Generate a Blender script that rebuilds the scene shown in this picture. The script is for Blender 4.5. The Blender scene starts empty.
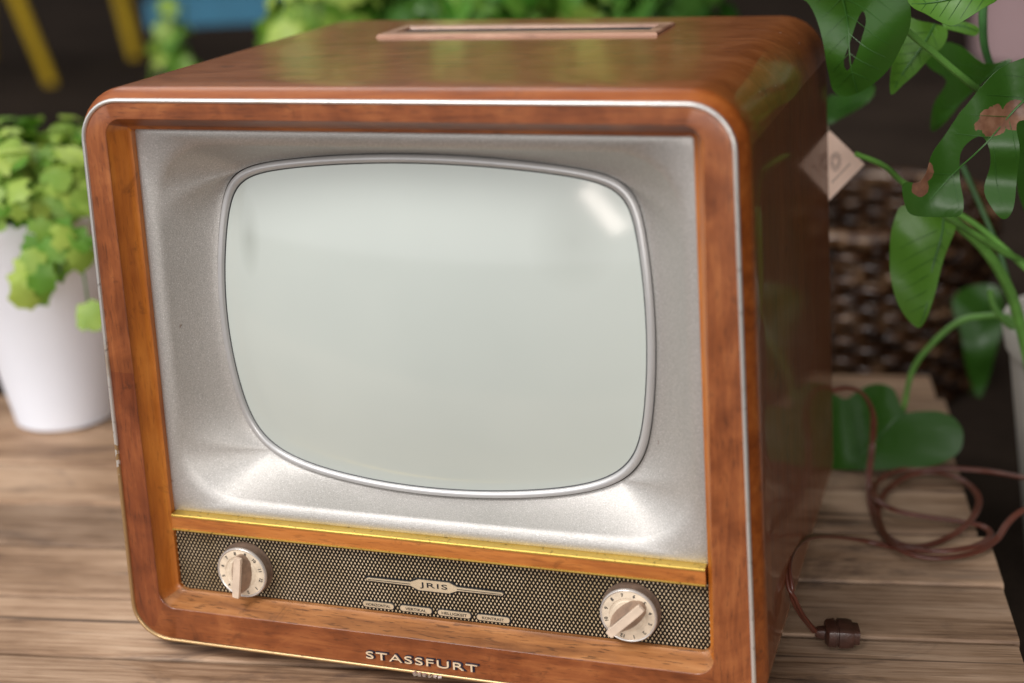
import bpy, bmesh, math, random
from mathutils import Vector, Matrix, Euler, noise
random.seed(7)
PI = math.pi
scene = bpy.context.scene
COL = scene.collection

# ------------------------------------------------------------------ camera
CAM = Vector((.6718, -.973, .6274))
ROT = Euler((1.2510, .0467, .3151), 'XYZ')
FPX = 1497.4
cd = bpy.data.cameras.new('camera'); cam = bpy.data.objects.new('camera', cd); COL.objects.link(cam)
cam.location = CAM; cam.rotation_euler = ROT
cd.sensor_width = 36; cd.lens = FPX / 1024 * 36; cd.clip_start = .01; cd.clip_end = 200
cd.dof.use_dof = True; cd.dof.focus_distance = 1.19; cd.dof.aperture_fstop = 2.45
scene.camera = cam
RM = ROT.to_matrix()
def ray(u, v): return RM @ Vector(((u - 512) / FPX, -(v - 341.5) / FPX, -1))
def atd(u, v, d): return CAM + ray(u, v) * d                 # point at a distance along the view
def onz(u, v, z): r = ray(u, v); return CAM + r * ((z - CAM.z) / r.z)
def ony(u, v, y): r = ray(u, v); return CAM + r * ((y - CAM.y) / r.y)
def onplane(u, v, p, n): r = ray(u, v); return CAM + r * ((p - CAM).dot(n) / r.dot(n))

ZT = -.0125          # top of the pallet boards
ZF = -.16            # ground

# ------------------------------------------------------------------ materials
def mat(name):
    m = bpy.data.materials.new(name); m.use_nodes = True
    nt = m.node_tree; b = nt.nodes['Principled BSDF']
    return m, nt, b
def N(nt, t, **kw):
    n = nt.nodes.new(t)
    for k, v in kw.items():
        if k in n.inputs: n.inputs[k].default_value = v
        else: setattr(n, k, v)
    return n
def L(nt, a, b): nt.links.new(a, b)
def coords(nt, scale=(1, 1, 1), rot=(0, 0, 0)):
    tc = N(nt, 'ShaderNodeTexCoord'); mp = N(nt, 'ShaderNodeMapping')
    mp.inputs['Scale'].default_value = scale; mp.inputs['Rotation'].default_value = rot
    L(nt, tc.outputs['Object'], mp.inputs['Vector']); return mp.outputs['Vector']
def ramp(nt, fac, stops):
    r = N(nt, 'ShaderNodeValToRGB'); e = r.color_ramp.elements
    while len(e) < len(stops): e.new(.5)
    for i, (p, c) in enumerate(stops):
        e[i].position = p; r.color_ramp.interpolation = 'EASE' if len(stops) > 3 and stops[0][0] == .25 else 'LINEAR'; e[i].color = c if len(c) == 4 else (*c, 1)
    L(nt, fac, r.inputs['Fac']); return r.outputs['Color']
def mix(nt, fac, a, b, mode='MIX'):
    m = N(nt, 'ShaderNodeMix', data_type='RGBA', blend_type=mode)
    for s, v in ((0, fac), (6, a), (7, b)):
        if hasattr(v, 'is_linked') or hasattr(v, 'links'): L(nt, v, m.inputs[s])
        else: m.inputs[s].default_value = v if s == 0 else (*v, 1) if len(v) == 3 else v
    return m.outputs[2]
def math_(nt, op, a, b=0.0, c=None):
    m = N(nt, 'ShaderNodeMath', operation=op)
    for i, v in enumerate((a, b) if c is None else (a, b, c)):
        if hasattr(v, 'links'): L(nt, v, m.inputs[i])
        else: m.inputs[i].default_value = v
    return m.outputs[0]
def bump(nt, b, h, strength, dist=.001):
    n = N(nt, 'ShaderNodeBump', Strength=strength, Distance=dist)
    L(nt, h, n.inputs['Height']); L(nt, n.outputs[0], b.inputs['Normal'])
def noise_(nt, vec, scale, detail=4, rough=.55, dist=0):
    n = N(nt, 'ShaderNodeTexNoise', Scale=scale, Detail=detail, Roughness=rough, Distortion=dist)
    L(nt, vec, n.inputs['Vector']); return n.outputs['Fac']
def simple(name, col, rough=.5, metal=0, coat=0, var=.25, vscale=30, bmp=0, spec=.5):
    m, nt, b = mat(name); v = coords(nt)
    f = noise_(nt, v, vscale, 5)
    c = ramp(nt, f, [(.3, [x * (1 - var) for x in col]), (.7, [min(1, x * (1 + var)) for x in col])])
    L(nt, c, b.inputs['Base Color']); b.inputs['Roughness'].default_value = rough
    b.inputs['Metallic'].default_value = metal; b.inputs['Coat Weight'].default_value = coat
    b.inputs['Specular IOR Level'].default_value = spec
    if bmp: bump(nt, b, noise_(nt, v, vscale * 6, 3), bmp)
    return m

def wood(name, axis, dark, mid, light, rough=.32, coat=.5, blotch=.5, pores=.35, patch=False, coatr=.12, wear=.0, specks=False):
    """varnished veneer, grain along axis"""
    m, nt, b = mat(name)
    s = [1, 1, 1]; s['xyz'.index(axis)] = .10
    v = coords(nt, s); v0 = coords(nt)
    g = noise_(nt, v, 160, 6, .6, .6)
    g2 = noise_(nt, v, 45, 4, .5, 1.5)
    bl = noise_(nt, v0, 22, 4, .6, 1.0)
    f = math_(nt, 'ADD', math_(nt, 'MULTIPLY', g, .35), math_(nt, 'ADD', math_(nt, 'MULTIPLY', g2, .65 - blotch * .5), math_(nt, 'MULTIPLY', bl, blotch * .5)))
    c = ramp(nt, f, [(.36, dark), (.5, mid), (.64, light)])
    s2 = [1, 1, 1]; s2['xyz'.index(axis)] = .12
    vp = coords(nt, s2)
    p = noise_(nt, vp, 620, 2, .5)
    pm = ramp(nt, p, [(.58, (0, 0, 0)), (.68, (1, 1, 1))])
    c = mix(nt, math_(nt, 'MULTIPLY', pm, pores), c, [x * .35 for x in dark])
    # small dark stains
    st = noise_(nt, v0, 38, 5, .7, .5)
    stm = ramp(nt, st, [(.60, (0, 0, 0)), (.72, (1, 1, 1))])
    c = mix(nt, math_(nt, 'MULTIPLY', stm, .55), c, [x * .3 for x in dark])
    if patch:   # the veneer repair: darker lower half of the left stile, with a clean joint
        sp = N(nt, 'ShaderNodeSeparateXYZ'); tc = N(nt, 'ShaderNodeTexCoord'); L(nt, tc.outputs['Object'], sp.inputs[0])
        a = math_(nt, 'LESS_THAN', sp.outputs[2], .2415); bb = math_(nt, 'LESS_THAN', sp.outputs[0], .1)
        c = mix(nt, math_(nt, 'MULTIPLY', math_(nt, 'MULTIPLY', a, bb), .55), c, mix(nt, 1.0, c, (.62, .42, .36), 'MULTIPLY'))
    if specks:
        vo = N(nt, 'ShaderNodeTexVoronoi', Scale=60, Randomness=1); L(nt, v0, vo.inputs['Vector'])
        sm = math_(nt, 'LESS_THAN', vo.outputs['Distance'], .05)
        sel = math_(nt, 'GREATER_THAN', noise_(nt, v0, 30, 2), .56)
        c = mix(nt, math_(nt, 'MULTIPLY', math_(nt, 'MULTIPLY', sm, sel), .8), c, (.75, .62, .5))
        vs = coords(nt, (6, 90, 1), (0, 0, .5)); w = noise_(nt, vs, 5, 5, .75)
        sc_ = ramp(nt, w, [(.64, (0, 0, 0)), (.68, (1, 1, 1))])
        c = mix(nt, math_(nt, 'MULTIPLY', sc_, .45), c, (.62, .42, .3))
    L(nt, c, b.inputs['Base Color'])
    rr = math_(nt, 'ADD', math_(nt, 'MULTIPLY', bl, .22), rough - .1)
    L(nt, rr, b.inputs['Roughness'])
    b.inputs['Coat Weight'].default_value = coat; b.inputs['Coat Roughness'].default_value = coatr
    bump(nt, b, math_(nt, 'ADD', math_(nt, 'MULTIPLY', g, .5), math_(nt, 'MULTIPLY', bl, 1.5)), .12 + wear, .0008)
    return m

M = {}
M['face_v'] = wood('veneer_upright', 'z', (.12, .028, .006), (.235, .064, .015), (.36, .118, .031), .42, .2, .85, .45, patch=True)
M['face_h'] = wood('veneer_level', 'x', (.12, .028, .006), (.225, .060, .014), (.345, .112, .030), .42, .2, .85, .45)
M['bev_v'] = wood('bevel_upright', 'z', (.28, .070, .008), (.43, .125, .013), (.56, .19, .024), .40, .2, .35, .25)
M['bev_h'] = wood('bevel_level', 'x', (.19, .066, .018), (.37, .145, .042), (.50, .23, .085), .48, .12, .25, .75, wear=.15)
M['shell'] = wood('shell_veneer', 'x', (.21, .058, .011), (.28, .082, .016), (.35, .112, .026), .40, .85, .95, .10, coatr=.12, specks=True)
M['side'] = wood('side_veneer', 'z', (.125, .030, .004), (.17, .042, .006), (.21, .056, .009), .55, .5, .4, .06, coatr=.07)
M['bar'] = wood('bar_veneer', 'x', (.34, .10, .020), (.50, .17, .035), (.60, .23, .06), .35, .4, .2, .3)
M['lip'] = wood('lip_wood', 'x', (.16, .036, .006), (.27, .066, .010), (.35, .10, .018), .4, .25, .3, .1)
M['handle'] = wood('handle_wood', 'x', (.22, .10, .06), (.36, .19, .12), (.5, .3, .2), .45, .2, .2, .3)

def trim_mat():
    m, nt, b = mat('trim_metal'); v = coords(nt)
    tc = N(nt, 'ShaderNodeTexCoord'); sp = N(nt, 'ShaderNodeSeparateXYZ'); L(nt, tc.outputs['Object'], sp.inputs[0])
    # plating: silvery over most of the run, worn to brass along the foot and lower left
    n1 = noise_(nt, v, 35, 5, .7)
    low = math_(nt, 'LESS_THAN', math_(nt, 'ADD', sp.outputs[2], math_(nt, 'MULTIPLY', n1, .12)), .085)
    lft = math_(nt, 'MULTIPLY', math_(nt, 'LESS_THAN', sp.outputs[0], .02), math_(nt, 'LESS_THAN', math_(nt, 'ADD', sp.outputs[2], math_(nt, 'MULTIPLY', n1, .2)), .27))
    br = math_(nt, 'MAXIMUM', low, lft)
    br = math_(nt, 'MAXIMUM', br, ramp(nt, noise_(nt, v, 14, 4), [(.56, (0, 0, 0)), (.66, (.6, .6, .6))]))
    c = mix(nt, br, (.80, .78, .74), (.50, .33, .16))
    c = mix(nt, ramp(nt, noise_(nt, v, 160, 3), [(.6, (0, 0, 0)), (.75, (.6, .6, .6))]), c, (.16, .10, .06))
    L(nt, c, b.inputs['Base Color']); b.inputs['Metallic'].default_value = .75; b.inputs['Roughness'].default_value = .33
    return m
M['trim'] = trim_mat()
def gold_mat(name, c1, c2, rough):
    m, nt, b = mat(name); v = coords(nt, (.3, 1, 1)); n1 = noise_(nt, v, 60, 5, .7); n2 = noise_(nt, coords(nt), 260, 3)
    c = mix(nt, n1, c1, c2)
    c = mix(nt, ramp(nt, n2, [(.60, (0, 0, 0)), (.72, (.8, .8, .8))]), c, (.10, .06, .015))
    L(nt, c, b.inputs['Base Color']); b.inputs['Metallic'].default_value = .85; b.inputs['Roughness'].default_value = rough
    bump(nt, b, n2, .15, .0004)
    return m
M['gold'] = gold_mat('brass_strip', (.50, .34, .07), (.82, .58, .14), .40)
M['silverbit'] = simple('bare_tin', (.85, .83, .8), .25, .9)

def mask_mat():
    m, nt, b = mat('hammered_silver_paint'); v = coords(nt)
    n1 = noise_(nt, v, 1500, 2, .5); n2 = noise_(nt, v, 620, 3, .6)
    h = math_(nt, 'ADD', n1, math_(nt, 'MULTIPLY', n2, .35))
    big = noise_(nt, v, 9, 4)
    c = ramp(nt, big, [(.3, (.44, .42, .39)), (.7, (.50, .475, .445))])
    fl = ramp(nt, noise_(nt, v, 1150, 1), [(.36, (.84, .84, .84)), (.52, (1, 1, 1)), (.64, (1.12, 1.12, 1.13))]); c = mix(nt, 1.0, c, fl, 'MULTIPLY')
    wv = N(nt, 'ShaderNodeTexVoronoi', Scale=420); L(nt, v, wv.inputs['Vector'])
    c = mix(nt, math_(nt, 'MULTIPLY', math_(nt, 'LESS_THAN', wv.outputs['Distance'], .15), .4), c, (.95, .94, .95))
    rst = ramp(nt, noise_(nt, v, 75, 3, .6), [(.725, (0, 0, 0)), (.76, (.8, .8, .8))])
    c = mix(nt, rst, c, (.16, .08, .04))
    L(nt, c, b.inputs['Base Color']); b.inputs['Metallic'].default_value = .62
    b.inputs['Roughness'].default_value = .47
    bump(nt, b, h, .55, .0004); return m
M['mask'] = mask_mat()
M['ring'] = simple('grey_ring_paint', (.50, .49, .48), .36, .4, 0, .06, 20)
M['gasket'] = simple('black_gasket', (.05, .05, .055), .5)
def glass_mat():
    m, nt, b = mat('picture_tube_glass'); v = coords(nt)
    f = noise_(nt, v, 5, 3)
    c = ramp(nt, f, [(.3, (.465, .50, .46)), (.7, (.505, .54, .495))])
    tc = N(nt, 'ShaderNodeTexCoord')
    for (px_, pz_, sx_, sz_, am) in ((.104, .343, .012, .034, .42), (.372, .350, .034, .040, .30)):     # two soft darker patches in the base colour
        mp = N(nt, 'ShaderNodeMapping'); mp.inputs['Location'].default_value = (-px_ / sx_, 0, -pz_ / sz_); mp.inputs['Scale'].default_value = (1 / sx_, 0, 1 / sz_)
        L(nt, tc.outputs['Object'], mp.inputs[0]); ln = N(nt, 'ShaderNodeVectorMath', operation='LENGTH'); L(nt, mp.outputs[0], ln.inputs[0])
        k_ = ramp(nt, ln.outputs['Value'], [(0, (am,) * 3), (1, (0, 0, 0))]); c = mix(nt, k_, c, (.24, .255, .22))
    L(nt, c, b.inputs['Base Color']); b.inputs['Roughness'].default_value = .5
    sm_ = noise_(nt, v, 12, 5, .6); L(nt, math_(nt, 'ADD', math_(nt, 'MULTIPLY', sm_, .12), .04), b.inputs['Coat Roughness'])
    b.inputs['Coat Weight'].default_value = .85; b.inputs['Coat IOR'].default_value = 1.5
    b.inputs['Specular IOR Level'].default_value = .3
    return m
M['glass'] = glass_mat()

def panel_mat():
    m, nt, b = mat('diamond_dot_panel')
    tc = N(nt, 'ShaderNodeTexCoord'); sp = N(nt, 'ShaderNodeSeparateXYZ'); L(nt, tc.outputs['Object'], sp.inputs[0])
    a, c_ = .0033, .0056
    def lattice(ox, oz):
        fx = math_(nt, 'SUBTRACT', math_(nt, 'FRACT', math_(nt, 'ADD', math_(nt, 'DIVIDE', sp.outputs[0], a), ox)), .5)
        fz = math_(nt, 'SUBTRACT', math_(nt, 'FRACT', math_(nt, 'ADD', math_(nt, 'DIVIDE', sp.outputs[2], c_), oz)), .5)
        d = math_(nt, 'ADD', math_(nt, 'MULTIPLY', math_(nt, 'ABSOLUTE', fx), a / .00092), math_(nt, 'MULTIPLY', math_(nt, 'ABSOLUTE', fz), c_ / .00150))
        return d
    d = math_(nt, 'MINIMUM', lattice(0, 0), lattice(.5, .5))
    f = ramp(nt, d, [(.80, (1, 1, 1)), (.99, (0, 0, 0))])
    wear = noise_(nt, coords(nt), 25, 4)
    dot = ramp(nt, wear, [(.35, (.46, .34, .19)), (.65, (.64, .50, .33))])
    col = mix(nt, f, (.010, .008, .006), dot)
    L(nt, col, b.inputs['Base Color'])
    b.inputs['Roughness'].default_value = .42; b.inputs['Specular IOR Level'].default_value = .18
    bump(nt, b, f, .5, .0004); return m
M['panel'] = panel_mat()
M['ink'] = simple('black_ink', (.012, .013, .016), .4)
M['champagne'] = simple('champagne_plate', (.62, .50, .34), .38, .3, 0, .1, 60)
M['cream'] = simple('cream_lettering', (.80, .62, .42), .35, .2, 0, .08, 60)
M['navy'] = simple('navy_backing', (.012, .012, .03), .35)
M['dial'] = simple('ivory_dial', (.68, .56, .42), .38, 0, .2, .20, 110)
M['dialedge'] = simple('dial_rim', (.62, .58, .54), .28, .5, 0, .1, 60)
M['knobside'] = simple('grubby_knob_side', (.16, .105, .075), .5, 0, 0, .3, 120, .2)
M['grip'] = simple('ivory_grip', (.66, .52, .40), .33, 0, .3, .14, 80)
M['gripside'] = simple('grip_flank', (.28, .18, .12), .45, 0, .2, .3, 90)
M['dark'] = simple('dark_void', (.01, .009, .008), .8)
M['rubber'] = simple('rubber', (.02, .02, .02), .7)
M['masonite'] = simple('fibre_board', (.12, .07, .04), .8)

# ------------------------------------------------------------------ mesh helpers
def build(name, verts, faces, m, parent=None, mats=None, smooth=30, fm=None):
    me = bpy.data.meshes.new(name); me.from_pydata([tuple(v) for v in verts], [], faces)
    for x in (mats or [m]): me.materials.append(x)
    if fm: me.polygons.foreach_set('material_index', fm)
    bm = bmesh.new(); bm.from_mesh(me); bmesh.ops.recalc_face_normals(bm, faces=bm.faces); bm.to_mesh(me); bm.free()
    if smooth:
        me.polygons.foreach_set('use_smooth', [True] * len(me.polygons))
        me.set_sharp_from_angle(angle=math.radians(smooth))
    o = bpy.data.objects.new(name, me); COL.objects.link(o)
    if parent: o.parent = parent
    return o
def tag(o, label=None, cat=None, group=None, kind=None):
    if label: o['label'] = label
    if cat: o['category'] = cat
    if group: o['group'] = group
    if kind: o['kind'] = kind
    return o
def empty(name, loc=(0, 0, 0), rz=0):
    o = bpy.data.objects.new(name, None); COL.objects.link(o); o.location = loc; o.rotation_euler = (0, 0, rz)
    o.empty_display_size = .05; return o
class MB:
    def __init__(s): s.v = []; s.f = []; s.m = []
    def add(s, vs, fs, mi=0):
        k = len(s.v); s.v += [Vector(v) for v in vs]; s.f += [[i + k for i in f] for f in fs]; s.m += [mi] * len(fs); return s
    def box(s, c, h, mi=0, R=None):
        vs = [Vector((x * h[0], y * h[1], z * h[2])) for x in (-1, 1) for y in (-1, 1) for z in (-1, 1)]
        if R: vs = [R @ v for v in vs]
        return s.add([Vector(c) + v for v in vs], [(0, 1, 3, 2), (4, 6, 7, 5), (0, 4, 5, 1), (2, 3, 7, 6), (0, 2, 6, 4), (1, 5, 7, 3)], mi)
    def tube(s, pts, rad, n=10, mi=0, cap=True, off=None):
        pts = [Vector(p) for p in pts]; rs = rad if isinstance(rad, (list, tuple)) else [rad] * len(pts)
        rings = []; up = Vector((0, 0, 1)); prev = None
        for i, p in enumerate(pts):
            t = (pts[min(i + 1, len(pts) - 1)] - pts[max(i - 1, 0)]).normalized()
            if prev is None:
                a = t.cross(up)
                if a.length < .1: a = t.cross(Vector((1, 0, 0)))
                a.normalize()
            else: a = (prev - t * prev.dot(t)).normalized()
            prev = a; b = t.cross(a)
            rings.append([p + (a * math.cos(2 * PI * k / n) + b * math.sin(2 * PI * k / n)) * rs[i] for k in range(n)])
        return s.loft(rings, mi, cap)
    def loft(s, rings, mi=0, cap=True, close=True, fm=None):
        k = len(s.v); n = len(rings[0])
        for r in rings: s.v += [Vector(p) for p in r]
        for i in range(len(rings) - 1):
            for j in range(n if close else n - 1):
                j2 = (j + 1) % n
                s.f.append([k + i * n + j, k + i * n + j2, k + (i + 1) * n + j2, k + (i + 1) * n + j]); s.m.append(fm(i, j) if fm else mi)
        if cap and close:
            s.f.append([k + j for j in range(n)][::-1]); s.m.append(mi)
            s.f.append([k + (len(rings) - 1) * n + j for j in range(n)]); s.m.append(mi)
        return s
    def lathe(s, prof, c, axis='z', n=40, mi=0, cap=False):
        rings = []
        for r, h in prof:
            ring = []
            for k in range(n):
                a = 2 * PI * k / n
                ring.append(Vector(c) + (Vector((r * math.cos(a), r * math.sin(a), h)) if axis == 'z' else Vector((r * math.cos(a), h, r * math.sin(a)))))
            rings.append(ring)
        return s.loft(rings, mi, cap)
    def build(s, name, m, parent=None, mats=None, smooth=30):
        return build(name, s.v, s.f, m, parent, mats, smooth, s.m if mats else None)

# ------------------------------------------------------------------ television
TV = empty('television_set')
tag(TV, 'vintage brown wooden television with grey bulging screen and ivory knobs, standing on the pallet', 'television')
H = .4612; W = .5
def tap(p):
    p = Vector(p); k = 1 + .0656 * (1 - p.z / H); return Vector((.25 + (p.x - .25) * k, p.y, p.z))
def rrect(x0, x1, z0, z1, r, y, nc=10, ns=14):
    """rounded rectangle loop; r = radii (bl, br, tr, tl); returns points, same count each time"""
    if not isinstance(r, (tuple, list)): r = (r,) * 4
    cs = [((x0 + r[0], z0 + r[0]), PI, r[0]), ((x1 - r[1], z0 + r[1]), 1.5 * PI, r[1]), ((x1 - r[2], z1 - r[2]), 0, r[2]), ((x0 + r[3], z1 - r[3]), .5 * PI, r[3])]
    pts = []
    for i, ((cx, cz), a0, rr) in enumerate(cs):
        arc = [Vector((cx + rr * math.cos(a0 + .5 * PI * k / nc), y, cz + rr * math.sin(a0 + .5 * PI * k / nc))) for k in range(nc + 1)]
        pts += arc
        (nx, nz), na, nr = cs[(i + 1) % 4]
        e = Vector((nx + nr * math.cos(na), y, nz + nr * math.sin(na)))
        for k in range(1, ns): pts.append(arc[-1].lerp(e, k / ns))
    return pts
NC, NS = 10, 14; SEG = NC + 1 + NS - 1
def side_of(j):                 # 0 bottom 1 right 2 top 3 left
    s, q = divmod(j, SEG)
    return s if q >= NC / 2 else (s - 1) % 4
def off(o, y, r, top=None, bot=None):
    t = o if top is None else top; b = o if bot is None else bot
    return [tap(p) for p in rrect(o, W - o, b, H - t, r, y)]
# shell: bulging lip round the front, then straight back
loops = [off(.0004, .0010, .0320), off(-.0005, .0022, .0330), off(-.0028, .0058, .0348), off(-.0050, .0095, .037), off(-.0064, .0130, .0384), off(-.007, .0170, .039)]
for i in range(1, 13): loops.append(off(-.007, .0170 + (.428 - .0170) * i / 12, .039))
loops.append(off(-.005, .430, .037)); loops.append(off(.004, .430, .030)); loops.append(off(.004, .40, .030))
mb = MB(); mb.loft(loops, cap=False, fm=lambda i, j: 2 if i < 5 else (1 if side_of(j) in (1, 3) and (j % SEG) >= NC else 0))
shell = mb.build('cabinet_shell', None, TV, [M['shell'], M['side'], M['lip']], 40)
# back board
mb = MB(); k = off(.0042, .415, .030); mb.add(k + [p + Vector((0, .005, 0)) for p in k], [list(range(len(k))), list(range(len(k), 2 * len(k)))]); mb.build('back_board', M['masonite'], TV)
# front frame
loops = [off(.0006, .006, .0318), off(.0024, .0015, .030), off(.0036, .0002, .029), off(.0188, 0, .0145, .0150, .0315),
         off(.0194, .0004, .0140, .0154, .0319), off(.0200, .0014, .0135, .0160, .0323),
         off(.0285, .0140, (.0085, .0085, .005, .005), .0222, .0378), off(.0300, .0170, (.0080, .0080, .0035, .0035), .0236, .0390),
         off(.0322, .0185, (.0075, .0075, .0025, .003), .0262, .0402), off(.0325, .030, (.0075, .0075, .0025, .003), .0266, .0405)]
for q in range(2, 5):       # the stiles broaden a little towards the foot
    for p in loops[q]:
        e = .0022 + (.43 - p.z) / .38 * .0052; w = max(-1, min(1, (p.x - .25) / .20)); p.x -= e * w * abs(w) ** 2 * (1.35 if w > 0 else 1)
for q in range(5, 10):
    for p in loops[q]:
        w = max(-1, min(1, (p.x - .25) / .20)); p.x -= (.43 - p.z) / .38 * .0024 * w * abs(w) ** 2
mb = MB()
mb.loft(loops, cap=False, fm=lambda i, j: (0 if side_of(j) in (1, 3) else 1) if i < 4 else (2 if side_of(j) in (1, 3) else 3 if side_of(j) == 0 else 1))
mb.build('front_frame', None, TV, [M['face_v'], M['face_h'], M['bev_v'], M['bev_h']], 30)
# metal trim line round the front
prof = [(.0030, .0016), (.0026, -.0001), (.0016, -.0008), (.0004, -.0005), (-.0003, .0012)]
mb = MB(); mb.loft([off(o, y, .0325 - o) for o, y in prof], cap=False); trim = mb.build('trim', M['trim'], TV, None, 60)
mb = MB()
for i in range(6):
    x = .2435 + i * .0040 + random.uniform(-.0006, .0006)
    mb.box(tap((x, -.0022, .0016 - .0001 * i)), (.0015, .0012, .0015 - .0002 * i), 0, Euler((.2, random.uniform(-.5, .1), random.uniform(-.3, .3))).to_matrix())
tag(mb.build('broken_trim_end', M['silverbit'], trim, None, 0), 'split bare ends of the trim')

# funnel mask
SC = Vector((.25, 0, .2739)); SA, SB, SN = .1805, .1383, 4.05
_rad = {}
def se(theta, a, b, y):
    """tube outline: four bowed sides meeting in tight corners (bottom corners a little rounder)"""
    k = round(theta, 7); c, s = math.cos(theta), math.sin(theta)
    if k not in _rad:
        m = 13 if s > 0 else 8.5; m = 10.5 + (m - 10.5) * min(1, abs(s) * 3); lo, hi = .5, 1.5
        for _ in range(40):
            r = (lo + hi) / 2; u, v = abs(r * c), abs(r * s)
            p, q = u / (1 - .112 * v * v), v / (1 - .150 * u * u)
            if p ** m + q ** m > 1: hi = r
            else: lo = r
        _rad[k] = lo
    r = _rad[k]
    return Vector((SC.x + a * c * r, y, SC.z + b * s * r))
ga, gb = SA - .0066, SB - .0066
def yq(p): return .0325 + ((p.x - SC.x) ** 2 * .85 + (p.z - SC.z) ** 2 * 1.10) / 1.12      # face of the tube
def ye(t): return yq(se(t, ga, gb, 0)) + .0012
x0, x1, z0, z1 = .0300, .4700, .1105, H - .0255
def mrect(o, y): return [tap(p) for p in rrect(x0 + o, x1 - o, z0 + o, z1 - o, .002 + o * 3.2, y, 10, 40)]
base = mrect(.0, .0228)
th = [math.atan2((p.z - SC.z) / .155, (p.x - .25) / .2225) for p in base]
inner = [se(t, SA + .001, SB + .001, ye(t)) for t in th]
rows = [mrect(0, .0262), mrect(.0012, .0240), mrect(.0045, .0234), mrect(.0085, .0240), mrect(.0115, .0255)]
start = mrect(.0140, .0272)
K = 16
for i in range(K + 1):
    t = i / K; e = t
    yy = 1 - (1 - t) ** 1.25
    rows.append([Vector((a.x + (b.x - a.x) * e, .0272 + (b.y - .0272) * yy, a.z + (b.z - a.z) * e)) for a, b in zip(start, inner)])
mb = MB(); mb.loft(rows, cap=False); mb.build('screen_mask', M['mask'], TV, None, 60)
# ring
cor = math.atan2(.93, .93); T = []
for q in range(4):
    for k in range(50):      # samples gather towards the corner of each quadrant
        x_ = k / 50; T.append(q * PI / 2 + PI / 4 * (1 + (2 * x_ - 1) * (.45 + .55 * abs(2 * x_ - 1))))
# even spacing round the outline
def ring_at(a, b, y): return [se(t, a, b, ye(t) + y - .0565) for t in T]
prof = [(.0004, .058), (.0001, .0550), (-.0008, .0532), (-.0026, .0522), (-.0044, .0528), (-.0056, .0544), (-.0060, .0580)]
mb = MB(); mb.loft([ring_at(SA + o, SB + o, y) for o, y in prof], cap=False); ring = mb.build('screen_ring', M['ring'], TV, None, 70)
mb = MB(); mb.loft([ring_at(SA - .0058, SB - .0058, .0550), ring_at(SA - .0065, SB - .0065, .0556), ring_at(SA - .0073, SB - .0073, .0575)], cap=False); mb.build('gasket', M['gasket'], ring, None, 70)
# glass
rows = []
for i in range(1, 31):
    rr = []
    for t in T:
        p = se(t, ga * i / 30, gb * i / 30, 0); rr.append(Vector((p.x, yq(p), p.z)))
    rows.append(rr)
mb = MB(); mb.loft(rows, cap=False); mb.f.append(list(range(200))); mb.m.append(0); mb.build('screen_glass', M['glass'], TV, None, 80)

# divider bar with two brass strips
def xb(z): return .0326, W - .0326
def bar(name, yz, m, parent, x0=.0327, x1=.4673, sm=30):
    mb = MB(); xs = [x0 + (x1 - x0) * i / 24 for i in range(25)]
    mb.loft([[tap((x, y, z)) for y, z in yz] for x in xs]); return mb.build(name, m, parent, None, sm)
dv = bar('divider_bar', [(.0262, .1118), (.0162, .1112), (.0155, .1100), (.0155, .0994), (.0160, .0984), (.0262, .0984)], M['bar'], TV, .0356, .4644)
bar('brass_strip', [(.0262, .1126), (.0155, .1120), (.0146, .1113), (.0146, .1103), (.0154, .1102), (.0154, .1114), (.0262, .1119)], M['gold'], dv, .0358, .4642)
bar('brass_strip', [(.0154, .0992), (.0147, .0990), (.0146, .0982), (.0151, .0975), (.0262, .0975), (.0262, .0983), (.0162, .0983)], M['gold'], dv, .0358, .4642)
# control panel
mb = MB(); mb.loft([[tap(p) for p in rrect(.0315, .4685, .0395, .0980, .003, y)] for y in (.0222, .0240)])
mb.build('control_panel', M['panel'], TV, None, 30)

def capsule(cx, cz, w, h, y0, y1, n=10, pinch=None):
    pts = []
    r = h / 2
    for k in range(n + 1): a = -PI / 2 + PI * k / n; pts.append((cx + w / 2 - r + r * math.cos(a), cz + r * math.sin(a)))
    for k in range(n + 1): a = PI / 2 + PI * k / n; pts.append((cx - w / 2 + r + r * math.cos(a), cz + r * math.sin(a)))
    mb = MB(); mb.loft([[Vector((x, y, z)) for x, z in pts] for y in (y1, y0)]); return mb
def text(body, name, m, parent, cx, cz, width, height, y, ext=.0002, bold=0, rot=0, spacing=1):
    cu = bpy.data.curves.new(name, 'FONT'); cu.body = body; cu.size = 1; cu.extrude = .01; cu.offset = bold; cu.resolution_u = 4; cu.space_character = spacing
    to = bpy.data.objects.new(name, cu); COL.objects.link(to); bpy.context.view_layer.update()
    me = bpy.data.meshes.new_from_object(to.evaluated_get(bpy.context.evaluated_depsgraph_get()))
    bpy.data.objects.remove(to); bpy.data.curves.remove(cu)
    xs = [v.co.x for v in me.vertices]; ys = [v.co.y for v in me.vertices]
    mx, my = (min(xs) + max(xs)) / 2, (min(ys) + max(ys)) / 2; sy = height / (max(ys) - min(ys)); sx = width / (max(xs) - min(xs)) if width else sy
    c, s = math.cos(rot), math.sin(rot)
    for v in me.vertices:
        a, b = (v.co.x - mx) * sx, (v.co.y - my) * sy
        v.co = Vector((cx + a * c - b * s, y - (v.co.z / .01) * ext, cz + a * s + b * c))
    me.name = name; me.materials.clear(); me.materials.append(m)
    o = bpy.data.objects.new(name, me); COL.objects.link(o); o.parent = parent; return o
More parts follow.
